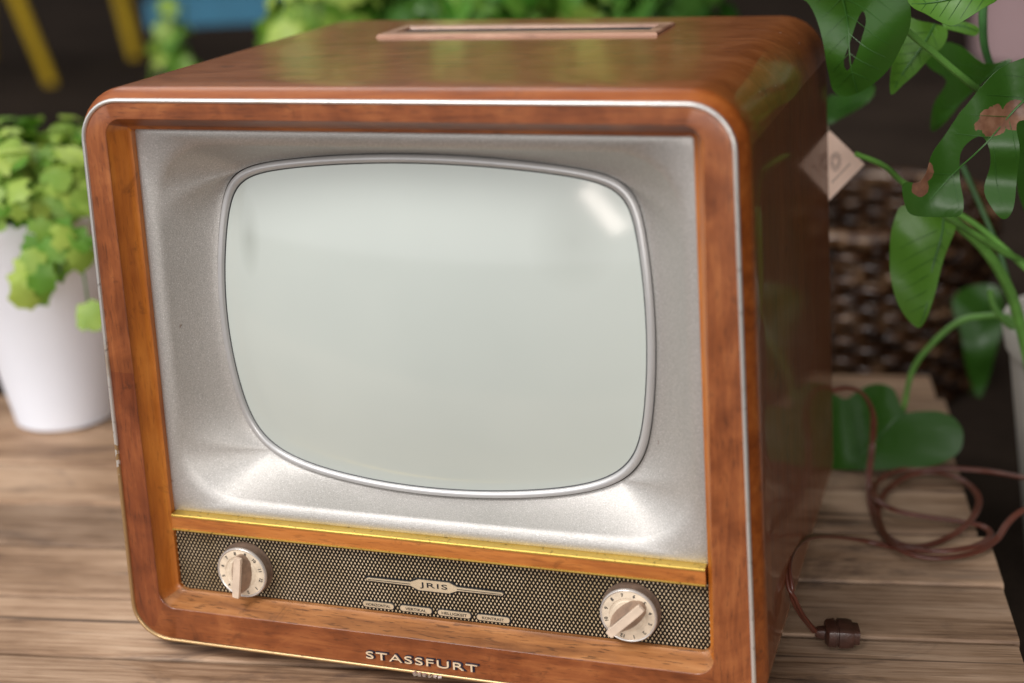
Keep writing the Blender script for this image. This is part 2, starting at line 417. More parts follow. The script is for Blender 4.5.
# name badge: black surround, champagne plate with two rods, engraved letters
BX, BZ = .2545, .0690
def badge_out(g):
    r = .00465 + g; hw = .0172 + g; pts = []
    rr = .0013 + g; L_ = .0587 + g
    seq = [(hw - .004, -r), (hw - .0015, -r + .0012), (hw + .0004, -.0026 - g * .7), (hw + .003, -rr - .0002)]
    right = [(x, z) for x, z in seq] + [(L_ - .001, -rr * .85), (L_, 0), (L_ - .001, rr * .85)] + [(x, -z) for x, z in seq[::-1]]
    left = [(-x, -z) for x, z in right]
    return right + left
def slab(pts, cx, cz, y0, y1):
    mb = MB(); mb.loft([[Vector((cx + x, y, cz + z)) for x, z in pts] for y in (y1, y0)]); return mb
bd = slab(badge_out(0), BX, BZ, .0206, .0222).build('name_badge', M['champagne'], TV, None, 20)
slab(badge_out(.0011), BX, BZ, .0215, .0223).build('badge_backing', M['ink'], bd, None, 20)
text('JRIS', 'badge_lettering', M['ink'], bd, BX, BZ, .0235, .0056, .0205, .0002, .004, spacing=1.15)
for s in (-1, 1):
    mb = MB(); mb.box((BX + s * .0385, .0205, BZ), (.0185, .0002, .00022)); mb.build('rod_groove', M['ink'], bd, None, 0)
for w_, (a, b_) in zip(('HORIZONTAL', 'VERTIKAL', 'HELLIGKEIT', 'KONTRAST'), ((.1910, .2182), (.2238, .2512), (.2566, .2846), (.2897, .3173))):
    cx = (a + b_) / 2
    pl = capsule(cx, .0461, b_ - a, .0047, .0208, .0222).build('label_plate', M['champagne'], TV, None, 20)
    capsule(cx, .0461, b_ - a + .0022, .0069, .0216, .0224).build('plate_backing', M['ink'], pl, None, 20)
    text(w_, 'plate_lettering', M['ink'], pl, cx, .0461, .0215 if len(w_) > 8 else .0182, .0024, .0207, .0001, .006)
lt = text('STASSFURT', 'maker_lettering', M['cream'], TV, .2485, .0128, .0955, .0064, -.0016, .0005, -.006, spacing=1.12)
text('STASSFURT', 'lettering_outline', M['navy'], lt, .2491, .0127, .0972, .0079, -.0004, .0004, .035, spacing=1.12)  # navy outline of the letters, slightly larger, set behind them

# knobs
def knob(cx, cz, ang, nums):
    R_ = .0222
    mb = MB(); mb.lathe([(.0236, .0222), (.0236, .0212), (.0232, .0206), (.0229, .0200), (R_ + .0004, .0150), (R_, .0122), (.0215, .0122)], (cx, 0, cz), 'y', 56)
    kn = mb.build('knob', M['knobside'], TV, None, 35)
    mb = MB(); mb.lathe([(R_ + .0003, .0135), (R_ + .0001, .0120), (.0216, .0114), (.0210, .0116), (.0205, .0122)], (cx, 0, cz), 'y', 56); mb.build('dial_rim', M['dialedge'], kn, None, 50)
    mb = MB(); mb.lathe([(.0207, .0122), (.0205, .0119), (.0150, .0117), (.0145, .0121), (.0128, .0122), (.0120, .0118), (.0004, .0118)], (cx, 0, cz), 'y', 56, cap=True); mb.build('dial', M['dial'], kn, None, 25)
    # grip: lens-shaped foot rising to a narrow flat bar (d along grip direction)
    d = Vector((math.cos(ang), 0, math.sin(ang))); n = Vector((-math.sin(ang), 0, math.cos(ang)))
    def lens(hl, hw, sh, y, k=18, sq=1.0):
        pts = []
        for i in range(2 * k):
            t = 2 * PI * i / (2 * k); u = math.cos(t); v = math.sin(t)
            w = math.copysign(abs(v) ** sq, v) * hw
            pts.append(Vector((cx, y, cz)) + d * (u * hl + sh) + n * w)
        return pts
    mb = MB()
    mb.loft([lens(.0178, .0098, .000, .0125), lens(.0180, .0085, .000, .0105), lens(.0182, .0060, .0002, .0070), lens(.0184, .0040, .0004, .0045, sq=.5)], cap=False)
    g = mb.build('grip', M['gripside'], kn, None, 40)
    mb = MB(); mb.loft([lens(.0186, .0036, .0004, .0054, sq=.1), lens(.0187, .0035, .0004, .0028, sq=.1), lens(.0184, .0031, .0004, .0021, sq=.1)], cap=True)
    mb.build('grip_bar', M['grip'], kn, None, 40)
    dg = []
    for i, s in enumerate(nums):
        a = math.radians(90 - (i * 360 / len(nums)) + 14)
        dg.append(text(s, 'numeral', M['ink'], kn, cx + .0178 * math.cos(a), cz + .0178 * math.sin(a), None, .0030, .0117, .00012, .025, rot=a - PI / 2))
knob(.0874, .0664, math.radians(-99), ['8', '9', '10', '11', '12', '1', '2', '3', '4', '5', '6', '7'])
knob(.4163, .0676, math.radians(-135), ['7', '6', '5', '4', '3', '2', '1', '12', '11', '10', '9', '8'])
# carrying slot on the roof
zt = H + .007
mb = MB()
R4 = lambda a, b, c, d_, z: [Vector((a, c, z)), Vector((b, c, z)), Vector((b, d_, z)), Vector((a, d_, z))]
mb.loft([R4(.122, .382, .292, .366, zt - .001), R4(.1225, .3815, .2925, .3655, zt + .0018), R4(.124, .380, .294, .364, zt + .0028), R4(.133, .371, .311, .347, zt + .0028), R4(.1345, .3695, .3125, .3455, zt + .0005)], cap=False)
hd = mb.build('roof_vent', M['handle'], TV, None, 20)
mb = MB(); mb.add(R4(.134, .370, .312, .346, zt + .0007), [(0, 1, 2, 3)]); mb.build('vent_slot', M['dark'], hd, None, 0)
for sx in (.06, .44):
    for sy in (.05, .38):
        mb = MB(); mb.lathe([(.012, ZT), (.012, -.0055), (.010, -.0052)], (sx, sy, 0), 'z', 24, cap=True); mb.build('foot', M['rubber'], TV)

# ------------------------------------------------------------------ pallet
def deck_mat():
    m, nt, b = mat('weathered_boards')
    at = N(nt, 'ShaderNodeAttribute', attribute_name='plank'); sp = N(nt, 'ShaderNodeSeparateColor'); L(nt, at.outputs['Color'], sp.inputs[0])
    tc = N(nt, 'ShaderNodeTexCoord'); cmb = N(nt, 'ShaderNodeCombineXYZ')
    L(nt, math_(nt, 'MULTIPLY', sp.outputs[0], 9.0), cmb.inputs[0]); L(nt, math_(nt, 'MULTIPLY', sp.outputs[1], 7.0), cmb.inputs[1]); L(nt, math_(nt, 'MULTIPLY', sp.outputs[2], 5.0), cmb.inputs[2])
    va = N(nt, 'ShaderNodeVectorMath', operation='ADD'); L(nt, tc.outputs['Object'], va.inputs[0]); L(nt, cmb.outputs[0], va.inputs[1])
    def mp(s):
        q = N(nt, 'ShaderNodeMapping'); q.inputs['Scale'].default_value = s; L(nt, va.outputs[0], q.inputs[0]); return q.outputs[0]
    g = noise_(nt, mp((.05, 1, 1)), 170, 6, .7, .5); g2 = noise_(nt, mp((.12, 1, 1)), 30, 4, .6, .5); bl = noise_(nt, mp((.55, 1, 1)), 9, 4, .6)
    f = math_(nt, 'ADD', math_(nt, 'MULTIPLY', g, .42), math_(nt, 'ADD', math_(nt, 'MULTIPLY', g2, .20), math_(nt, 'MULTIPLY', bl, .38)))
    c = ramp(nt, f, [(.37, (.11, .056, .030)), (.46, (.33, .205, .118)), (.55, (.52, .355, .230)), (.66, (.70, .52, .36))])
    st = ramp(nt, noise_(nt, mp((.35, 1, 1)), 14, 5, .7, .8), [(.56, (0, 0, 0)), (.70, (.75, .75, .75))])
    c = mix(nt, st, c, (.10, .065, .05))
    tone = mix(nt, sp.outputs[0], (.66, .64, .64), (1.10, 1.04, 1.0))
    c = mix(nt, 1.0, c, tone, 'MULTIPLY')
    ck = ramp(nt, noise_(nt, mp((.03, 1, 1)), 60, 2, .5, .3), [(.66, (0, 0, 0)), (.69, (.8, .8, .8))]); c = mix(nt, ck, c, (.06, .035, .022))
    kn = N(nt, 'ShaderNodeTexVoronoi', Scale=5.0); L(nt, mp((.6, 1, 1)), kn.inputs['Vector'])
    km = ramp(nt, kn.outputs['Distance'], [(.06, (.8, .8, .8)), (.12, (0, 0, 0))]); c = mix(nt, km, c, (.09, .05, .03))
    L(nt, c, b.inputs['Base Color']); b.inputs['Roughness'].default_value = .62
    bump(nt, b, math_(nt, 'ADD', g, g2), .8, .0015)
    return m
M['deck'] = deck_mat()
PA = math.radians(9.3)
PAL = empty('wooden_pallet', (0, 0, ZT), PA)
tag(PAL, 'low weathered pallet of wide brown boards carrying the television', 'pallet')
def planks(name, vs, ua, ub):
    me = bpy.data.meshes.new(name); bm = bmesh.new(); cl = bm.loops.layers.color.new('plank')
    for i in range(len(vs) - 1):
        a, b = vs[i] + .0023, vs[i + 1] - .0023
        col = (random.random(), random.random(), random.random(), 1); h = random.uniform(-.0012, .0006)
        e0, e1 = ua + random.uniform(-.004, .004) * (ua < -1 and 1 or .3), ub + random.uniform(-.006, .006)
        prof = [(a, -.022), (a, h - .003), (a + .0012, h - .0007), (a + .004, h), (b - .004, h), (b - .0012, h - .0007), (b, h - .003), (b, -.022)]
        vv = [[bm.verts.new((u, y, z)) for y, z in prof] for u in (e0, e1)]
        fs = [bm.faces.new([vv[0][k], vv[0][(k + 1) % 8], vv[1][(k + 1) % 8], vv[1][k]]) for k in range(8)]
        fs += [bm.faces.new(vv[0][::-1]), bm.faces.new(vv[1])]
        for f in fs:
            for l in f.loops: l[cl] = col
    bmesh.ops.recalc_face_normals(bm, faces=bm.faces); bm.to_mesh(me); bm.free(); me.materials.append(M['deck'])
    o = bpy.data.objects.new(name, me); COL.objects.link(o); o.parent = PAL; return o
planks('deck_boards', [-.43, -.325, -.215, -.115, -.0105, .0925, .197, .291, .395, .505, .618], -1.0, .300)
planks('deck_boards', [-.43, -.340, -.235, -.135, -.033, .067, .1655, .268, .370, .472, .555, .640, .722], .302, .722)
for v in (-.40, .10, .56):
    mb = MB(); mb.box((-.14, v, -.022 - .05), (.84, .04, .0495)); mb.build('stringer', M['deck'], PAL, None, 0)

# ------------------------------------------------------------------ ground
def ground_mat():
    m, nt, b = mat('dark_ground'); v = coords(nt)
    c = ramp(nt, noise_(nt, v, 3, 6, .6), [(.3, (.014, .009, .006)), (.7, (.040, .027, .019))])
    L(nt, c, b.inputs['Base Color']); b.inputs['Roughness'].default_value = .9; b.inputs['Specular IOR Level'].default_value = .1; bump(nt, b, noise_(nt, v, 60, 4), .4, .01); return m
M['ground'] = ground_mat()
tag(build('ground', [(-30, -12, ZF), (30, -12, ZF), (30, 40, ZF), (-30, 40, ZF)], [(0, 1, 2, 3)], M['ground'], None, None, 0), kind='structure')

# ------------------------------------------------------------------ power cord
def catmull(P, n=10):
    out = []
    P = [Vector(p) for p in P]; Q = [P[0] * 2 - P[1]] + P + [P[-1] * 2 - P[-2]]
    for i in range(1, len(Q) - 2):
        a, b, c, d = Q[i - 1:i + 3]
        for k in range(n):
            t = k / n
            out.append(.5 * ((2 * b) + (c - a) * t + (2 * a - 5 * b + 4 * c - d) * t * t + (3 * b - a - 3 * c + d) * t ** 3))
    out.append(P[-1]); return out
CZ = ZT + .0025
path = [(830, 391, .105), (845, 388, .105), (859, 391, .100), (868, 401, .088), (873.5, 418, .068), (872, 448, .034), (869, 480, .010), (872, 510, .000), (883, 532, .000), (903, 545, .000), (928, 545, .000), (956, 533, .003), (975, 514, .006), (978, 496, .006), (962, 480, .006), (936, 472, .006), (910, 475, .004), (888, 489, .002), (878, 508, .002), (882, 530, .004), (898, 548, .006),
        (918, 556, .005), (945, 558, .004), (976, 552, .004), (996, 540, .006), (1007, 524, .014), (1022, 511, .020), (1046, 503, .020), (1056, 491, .020), (1044, 481, .020), (1021, 477, .016), (986, 471, .010), (942, 468, .010), (900, 470, .008), (877, 482, .006), (875, 497, .007), (892, 509, .006), (922, 516, .003), (958, 521, .003), (984, 527, .003), (990, 537, .004), (972, 547, .007), (938, 551, .007), (898, 548, .002),
        (866, 541, .004), (838, 537, .020), (812, 537, .048), (795, 547, .068), (788, 565, .076), (791, 590, .066), (800, 612, .040), (815, 632, .010)]
pw = [onz(u, v, CZ + z) for u, v, z in path]
pts = catmull(pw, 7)
def cord_mat():
    m, nt, b = mat('brown_cable'); c = ramp(nt, noise_(nt, coords(nt), 40, 3), [(.3, (.085, .024, .014)), (.7, (.14, .042, .026))])
    L(nt, c, b.inputs['Base Color']); b.inputs['Roughness'].default_value = .28; return m
M['cord'] = cord_mat()
PC = empty('power_cord', pw[-1]); tag(PC, 'brown twin power cord looped on the pallet boards with its plug at the end', 'power cord')
def rel(mb, o):
    for v in mb.v: v -= o
mb = MB()
tw = .0016
for s in (-1, 1):
    q = []
    for i, p in enumerate(pts):
        t = (pts[min(i + 1, len(pts) - 1)] - pts[max(i - 1, 0)]).normalized(); a = t.cross(Vector((0, 0, 1)))
        a = a.normalized() if a.length > .05 else Vector((1, 0, 0))
        q.append(p + a * s * tw)
    mb.tube(q, .00175, 8)
rel(mb, pw[-1]); cb = mb.build('cable', M['cord'], PC, None, 60)
# plug
pa = pw[-1]; pb = onz(862, 634, CZ + .008); ax = (pb - pa).normalized(); sd = ax.cross(Vector((0, 0, 1))).normalized(); upv = sd.cross(ax)
mb = MB(); rings = []
for t, a, b_ in [(0, .0045, .0045), (.004, .0062, .006), (.009, .0066, .0064), (.0095, .0120, .0095), (.012, .0150, .0118), (.019, .0158, .0128), (.0195, .0140, .0112), (.0215, .0140, .0112), (.022, .0160, .0130), (.031, .0162, .0130), (.036, .0150, .0120), (.0365, .0125, .0100), (.042, .0118, .0095), (.0425, .010, .008)]:
    ring_ = []
    for k in range(16):
        an = 2 * PI * (k + .5) / 16; ring_.append(ax * t + sd * a * math.copysign(abs(math.cos(an)) ** .4, math.cos(an)) + upv * b_ * .8 * math.copysign(abs(math.sin(an)) ** .4, math.sin(an)) + Vector((0, 0, 0)))
    rings.append(ring_)
mb.loft(rings); M['bakelite'] = simple('brown_bakelite', (.05, .019, .012), .4, 0, .15, .35, 90, .3)
for v_ in mb.v: v_ *= .84
pg = mb.build('plug', M['bakelite'], PC, None, 35)


# ------------------------------------------------------------------ paper tag
def paper_tag():
    p0 = Vector((.5335, .452, .0)); 
    c = atd(829, 166, 1.418); u = Vector((.93, .36, 0)).normalized()
    wv = Vector((0, 0, 1)); nrm = u.cross(wv)
    ctr = c
    def P(a, b, y=0): return ctr + u * a + wv * b + nrm * y
    s = .034
    T_ = empty('paper_tag', ctr); tag(T_, 'small pale pink paper tag hanging on its corner behind the right edge of the television', 'paper tag')
    mb = MB(); q = [(s, 0), (0, s), (-s, 0), (0, -s)]
    mb.loft([[P(a, b, y) for a, b in q] for y in (0, .0006)]); rel(mb, ctr)
    card = mb.build('card', simple('pink_card', (.98, .70, .56), .7, 0, 0, .05, 30), T_, None, 0)
    ink = simple('grey_print', (.07, .04, .045), .6)
    mb = MB()
    for k in range(5):      # printed round mark made of small strokes
        r = .0028 + k * .0011
        for j in range(12):
            a = 2 * PI * j / 12 + k * .4; da = .30
            mb.add([P(.006 + r * math.cos(a) * .7, .004 + r * math.sin(a) * 1.2  , .0010), P(.006 + (r + .0006) * math.cos(a) * .7, .004 + (r + .0006) * math.sin(a) * 1.2  , .0010), P(.006 + (r + .0006) * math.cos(a + da) * .7, .004 + (r + .0006) * math.sin(a + da) * 1.2  , .0010), P(.006 + r * math.cos(a + da) * .7, .004 + r * math.sin(a + da) * 1.2  , .0010)], [(0, 1, 2, 3)])
    rel(mb, ctr); mb.build('printed_mark', ink, card, None, 0)
    mb = MB()
    for k in range(11):
        a = .003 + k * .0016; b = -.0165 + k * .0016
        mb.add([P(a, b  , .0010), P(a + .0008, b + .0002  , .0010), P(a + .0004, b + .0022  , .0010), P(a - .0004, b + .002  , .0010)], [(0, 1, 2, 3)])
    rel(mb, ctr); mb.build('printed_line', ink, card, None, 0)
    mb = MB(); mb.tube([P(0, s - .003, 0), P(-.008, s + .02, .004), P(-.02, s + .045, .006)], .0005, 6); rel(mb, ctr); mb.build('string', simple('string', (.5, .42, .3), .8), T_)
paper_tag()

# ------------------------------------------------------------------ leaves
def leaf_mat(name, c1, c2, trans=.25, rough=.35, damage=None, veins=0):
    m, nt, b = mat(name); v = coords(nt)
    at = N(nt, 'ShaderNodeAttribute', attribute_name='tone'); tn = at.outputs['Fac']
    f = math_(nt, 'ADD', math_(nt, 'MULTIPLY', noise_(nt, v, 18, 4), .5), math_(nt, 'MULTIPLY', tn, .5))
    c = ramp(nt, f, [(.3, c1), (.7, c2)])
    if damage:
        tc = N(nt, 'ShaderNodeTexCoord')
        dm = None
        for (p, r) in damage:
            d = N(nt, 'ShaderNodeVectorMath', operation='DISTANCE'); L(nt, tc.outputs['Object'], d.inputs[0]); d.inputs[1].default_value = p
            x = math_(nt, 'ADD', d.outputs['Value'], math_(nt, 'MULTIPLY', math_(nt, 'SUBTRACT', noise_(nt, v, 55, 5, .7), .5), r * .75))
            x = math_(nt, 'LESS_THAN', x, r); dm = x if dm is None else math_(nt, 'MAXIMUM', dm, x)
        br = ramp(nt, noise_(nt, v, 45, 4, .6), [(.30, (.10, .045, .03)), (.5, (.19, .085, .045)), (.72, (.33, .175, .105))])
        c = mix(nt, dm, c, br)
    L(nt, c, b.inputs['Base Color']); b.inputs['Roughness'].default_value = rough; b.inputs['Specular IOR Level'].default_value = .45
    if trans:
        tr = N(nt, 'ShaderNodeBsdfTranslucent'); L(nt, c, tr.inputs['Color']); mx = N(nt, 'ShaderNodeMixShader', Fac=trans)
        L(nt, b.outputs[0], mx.inputs[1]); L(nt, tr.outputs[0], mx.inputs[2]); L(nt, mx.outputs[0], nt.nodes['Material Output'].inputs['Surface'])
    bump(nt, b, noise_(nt, v, 40, 3), .25, .002)
    return m
M['leafdark'] = leaf_mat('dark_leaf', (.028, .092, .008), (.068, .165, .018), .22, .34)
M['leafmid'] = leaf_mat('mid_leaf', (.040, .13, .018), (.10, .24, .035), .3)
M['leaflight'] = leaf_mat('light_leaf', (.10, .24, .025), (.20, .38, .05), .4)
M['stem'] = simple('green_stem', (.12, .28, .05), .4, 0, 0, .3, 30)
M['stemdark'] = simple('dark_stem', (.04, .12, .03), .45, 0, 0, .3, 30)

def leaf_from_outline(name, out, p, n, m, parent, holes=(), mid=None, curl=2.0, org=Vector((0, 0, 0)), rib=True, dome=0.0):
    """leaf blade with real thickness lying on plane (p, n), bent away from its midrib"""
    n = n.normalized()
    bm = bmesh.new(); es = []
    dens = []
    def dense(poly):
        q = [];
        pp = [Vector((a, b, 0)) for a, b in poly]; k = len(pp)
        for i in range(k):
            a, b, c, d = pp[i - 1], pp[i], pp[(i + 1) % k], pp[(i + 2) % k]
            for s in range(4):
                t = s / 4; q.append(.5 * ((2 * b) + (c - a) * t + (2 * a - 5 * b + 4 * c - d) * t * t + (3 * b - a - 3 * c + d) * t ** 3))
        return [(v.x, v.y) for v in q]
    for poly in [out] + list(holes):
        vs = [bm.verts.new(onplane(a, b, p, n)) for a, b in dense(poly)]
        es += [bm.edges.new((vs[i], vs[(i + 1) % len(vs)])) for i in range(len(vs))]
    bmesh.ops.triangle_fill(bm, edges=es, use_beauty=True)
    for _ in range(2):
        long = [e for e in bm.edges if e.calc_length() > .010]
        if long: bmesh.ops.subdivide_edges(bm, edges=long, cuts=1); bmesh.ops.triangulate(bm, faces=bm.faces)
    M0, M1 = (onplane(*mid[0], p, n), onplane(*mid[-1], p, n)) if mid else (p, p + Vector((0, 0, .1)))
    md = (M1 - M0).normalized(); ln = (M1 - M0).length
    cr = n.cross(md)
    def bend(v):
        w = v - M0; a = w.dot(md); c = w.dot(cr)
        k = -curl * c * c + .0035 * math.sin(a * 90 + abs(c) * 70) + abs(c) * .12 - curl * .5 * (a - ln / 2) ** 2
        return v + n * k
    for v in bm.verts: v.co = bend(v.co) - org
    bmesh.ops.recalc_face_normals(bm, faces=bm.faces)
    g = bmesh.ops.solidify(bm, geom=bm.faces[:], thickness=.0006)
    me = bpy.data.meshes.new(name); bm.to_mesh(me); bm.free(); me.materials.append(m)
    me.polygons.foreach_set('use_smooth', [True] * len(me.polygons)); me.set_sharp_from_angle(angle=math.radians(45))
    o = bpy.data.objects.new(name, me); COL.objects.link(o); o.parent = parent
    if rib and mid:
        mb = MB(); q = []
        for i in range(13):
            t = i / 12; v = bend(M0.lerp(M1, t)); q.append(v - org + n * .0004 * (1 if n.dot(CAM - v) > 0 else -1))
        def inside(a, b):
            c_in = False; n_ = len(out)
            for k in range(n_):
                (x1_, y1_), (x2_, y2_) = out[k], out[(k + 1) % n_]
                if (y1_ > b) != (y2_ > b) and a < (x2_ - x1_) * (b - y1_) / (y2_ - y1_) + x1_: c_in = not c_in
            return c_in
        (ax_, ay_), (bx_, by_) = mid[0], mid[-1]; dx_, dy_ = bx_ - ax_, by_ - ay_; ll = math.hypot(dx_, dy_); dx_ /= ll; dy_ /= ll
        for t in (.12, .26, .40, .54, .68, .82):
            for sg_ in (-1, 1):
                vx, vy = dx_ * .62 - dy_ * sg_ * .78, dy_ * .62 + dx_ * sg_ * .78; sx_, sy_ = ax_ + dx_ * ll * t, ay_ + dy_ * ll * t
                k = 0
                while k < 90 and inside(sx_ + vx * k, sy_ + vy * k): k += 2
                k *= .82
                if k < 5: continue
                mb.tube([bend(onplane(sx_ + vx * k * e, sy_ + vy * k * e, p, n)) - org + n * .0003 * (1 if n.dot(CAM - p) > 0 else -1) for e in (0, .2, .4, .6, .8, 1)], [.0003, .00028, .00025, .0002, .00015, .0001], 5)
        mb.tube(q, [.0011 * (1 - .6 * i / 12) for i in range(13)], 6); mb.build('midrib', M['leafmid'], o)
    return o

# ------------------------------------------------------------------ monstera
mo = Vector((.93, .52, ZF))
MON = empty('monstera_plant', mo); tag(MON, 'tall monstera with big dark split leaves in a pale pot beside the pallet', 'plant')
tocam = lambda u, v, d: (CAM - atd(u, v, d)).normalized()
def leaf(out, u, v, d, tilt, m, holes=(), mid=None, curl=1.5, rib=True):
    p = atd(u, v, d); n = tocam(u, v, d); n = (Euler(tilt).to_matrix() @ n)
    return leaf_from_outline('leaf', out, p, n, m, MON, holes, mid, curl, mo, rib)
leaf([(790, -4), (806, 2), (818, 22), (826, 46), (828, 72), (832, 92), (846, 98), (868, 88), (888, 70), (901, 48), (911, 26), (912, 2), (904, -30), (875, -50), (840, -40), (812, -18)], 865, 20, 1.25, (.25, 0, -.3), M['leafdark'],
     holes=[[(862, 12), (866, 22), (862, 40), (856, 58), (848, 70), (845, 60), (850, 42), (856, 22)]], mid=[(838, -38), (850, -2), (856, 95)])
leaf([(903, 18), (918, 22), (936, 24), (946, 30), (942, 46), (930, 58), (918, 72), (904, 84), (891, 95), (890, 80), (893, 62), (898, 42)], 915, 50, 1.33, (-.2, .1, .4), M['leaflight'], mid=[(935, 24), (891, 94)])
leaf([(908, -4), (925, -9), (960, -18), (990, -12), (998, -2), (986, 8), (968, 18), (952, 24), (938, 19), (926, 12), (914, 6)], 955, 5, 1.18, (-.5, .1, .1), M['leaflight'], mid=[(996, -4), (912, 2)], curl=4)
leaf([(945, 20), (965, 24), (978, 28), (976, 36), (962, 35), (945, 29)], 960, 28, 1.35, (-.5, .1, .1), M['leaflight'], mid=[(945, 24), (977, 32)], curl=4)
dl = atd(988, 120, 1.22) - mo; dl2 = atd(927, 172, 1.22) - mo
M['leafhurt'] = leaf_mat('scorched_leaf', (.028, .092, .008), (.068, .165, .018), .22, .34, damage=[(tuple(dl), .0165), (tuple(dl + Vector((-.016, 0, -.004))), .010), (tuple(dl + Vector((.020, 0, .004))), .012), (tuple(dl2), .010), (tuple(dl2 + Vector((-.004, 0, -.014))), .008)])
leaf([(903, 184), (918, 182), (926, 172), (932, 154), (945, 136), (960, 112), (978, 88), (998, 70), (1024, 58), (1060, 44), (1090, 60), (1070, 100), (1034, 118), (1017, 124), (1018, 150), (1017, 180), (1012, 206), (1004, 218), (994, 212), (984, 192), (990, 168), (988, 148), (981, 136), (970, 140), (961, 154), (961, 180), (963, 202), (959, 215), (940, 217), (914, 216), (906, 206)],
     975, 150, 1.22, (.15, 0, .25), M['leafhurt'], mid=[(1062, 62), (1000, 95), (930, 200)], curl=1.2)
leaf([(903, 206), (920, 208), (945, 212), (956, 222), (948, 248), (940, 276), (932, 300), (923, 327), (910, 320), (897, 300), (889, 272), (890, 246), (896, 222)], 922, 265, 1.36, (.0, .2, .35), M['leaflight'], mid=[(945, 214), (922, 324)], curl=3)
# leaf lying against the boards behind the television
PF = onz(900, 474, ZT + .004)
lf = leaf_from_outline('leaf', [(800, 400), (815, 398), (832, 395), (846, 400), (855, 393), (866, 386), (880, 385), (893, 389), (899, 400), (904, 412), (918, 411), (938, 411), (954, 418), (963, 432), (961, 448), (948, 460), (930, 467), (905, 470), (870, 471), (832, 469), (800, 462)], PF, Vector((-.15, -1, .75)), M['leafdark'], MON, (), [(904, 412), (850, 466)], 1.2, mo)
leaf([(828, 98), (845, 94), (862, 86), (874, 84), (872, 96), (858, 108), (842, 118), (828, 124)], 850, 104, 1.55, (.2, 0, .2), M['leafmid'], mid=[(872, 88), (830, 118)])
leaf([(925, 50), (950, 42), (985, 62), (1010, 60), (1000, 72), (970, 92), (948, 120), (930, 132), (935, 104), (948, 80), (930, 64)], 960, 80, 1.42, (.3, .1, -.4), M['leafdark'], mid=[(1005, 62), (932, 128)])
leaf([(952, 300), (975, 285), (1000, 290), (1004, 320), (994, 360), (980, 398), (968, 375), (962, 335)], 980, 340, 1.85, (.1, .1, -.2), M['leafdark'], mid=[(990, 288), (970, 396)])
leaf([(1012, 90), (1040, 80), (1070, 120), (1064, 180), (1040, 225), (1018, 190), (1010, 140)], 1040, 150, 1.35, (.1, .1, .5), M['leafdark'], mid=[(1040, 82), (1038, 222)])
def stem(pp, d0, d1, r, m='stem'):
    k = len(pp); P = catmull([atd(u, v, d0 + (d1 - d0) * i / (k - 1)) for i, (u, v) in enumerate(pp)], 6)
    mb = MB(); mb.tube(P, [r * (1 - .25 * i / len(P)) for i in range(len(P))], 8); rel(mb, mo); return mb.build('stem', M[m], MON)
stem([(1060, 300), (985, 232), (940, 204), (905, 184), (884, 166), (856, 154)], 1.42, 1.34, .0032)
stem([(1010, 120), (985, 96), (968, 82), (935, 54), (903, 26), (880, -12)], 1.34, 1.26, .0036)
stem([(1042, 420), (1024, 340), (1010, 292), (985, 250), (948, 216)], 1.5, 1.36, .0062)
stem([(1060, 310), (1030, 268), (1000, 250), (962, 226), (935, 210)], 1.46, 1.32, .0035)
stem([(1030, 340), (1008, 318), (985, 316), (958, 322), (930, 346), (912, 372), (903, 412)], 1.52, 1.60, .0035)
stem([(984, -20), (983, 22), (985, 48), (992, 68)], 1.36, 1.40, .0042, 'stemdark')
stem([(962, 165), (980, 205), (1003, 262), (1020, 330)], 1.5, 1.5, .0030, 'stemdark')
stem([(1030, 330), (1010, 325), (995, 308), (990, 290)], 1.5, 1.5, .0040)
stem([(1024, 62), (985, 95), (960, 118), (950, 150)], 1.24, 1.30, .0030)
stem([(1080, 300), (1062, 160), (1058, 60)], 1.45, 1.25, .0050)
stem([(1050, 60), (1110, 120), (1140, 260), (1120, 420)], 1.23, 1.5, .0050)
# its pot
pr = .150
rimL = atd(1001, 330, 1.50); right = RM @ Vector((1, 0, 0)); right.z = 0; right.normalize()
pc = rimL + right * (pr + .012); rz_ = rimL.z
mb = MB(); prof = [(pr * .70, ZF), (pr * .74, ZF + .01), (pr * .97, rz_ - .03), (pr * 1.0, rz_ - .028), (pr * 1.03, rz_ - .004), (pr * 1.02, rz_), (pr * .985, rz_ + .001), (pr * .96, rz_ - .004), (pr * .93, rz_ - .04)]
mb.lathe(prof, (pc.x, pc.y, 0), 'z', 64); rel(mb, mo); mb.build('pot', simple('chalky_pot', (.50, .47, .42), .6, 0, 0, .12, 12, .1), MON, None, 40)
mb = MB(); mb.lathe([(pr * .935, rz_ - .035), (.02, rz_ - .028)], (pc.x, pc.y, 0), 'z', 40, cap=True); rel(mb, mo); mb.build('soil', simple('soil', (.03, .02, .014), .9, 0, 0, .5, 80, .8), MON)

# ------------------------------------------------------------------ leafy potted plants
def small_leaf(mb, c, out, size, tones, lobes=True):
    """one lobed leaf: centre fan, cupped, edge notches"""
    out = out.normalized(); a = out.orthogonal().normalized(); a = Matrix.Rotation(random.uniform(0, 2 * PI), 3, out) @ a; b = out.cross(a)
    k = 15; prof = [.35, .80, .80, .98, .80, .98, .86, 1.12, .86, .98, .80, .98, .80, .80, .35] if lobes else [.2, .5, .75, .9, .97, 1, 1.05, 1.15, 1.05, 1, .97, .9, .75, .5, .2]
    vs = [c]; tone = random.random()
    for i in range(k):
        t = PI * 2 * (i + .0) / k; r = size * .5 * prof[i] * random.uniform(.92, 1.08)
        vs.append(c + a * r * math.cos(t - PI) * -1 + b * r * math.sin(t) + out * (-.5 * r * r / size * 1.2 + random.uniform(-.04, .04) * size))
    k0 = len(mb.v); mb.add(vs, [(0, 1 + i, 1 + (i + 1) % k) for i in range(k)]); tones += [tone] * len(vs)
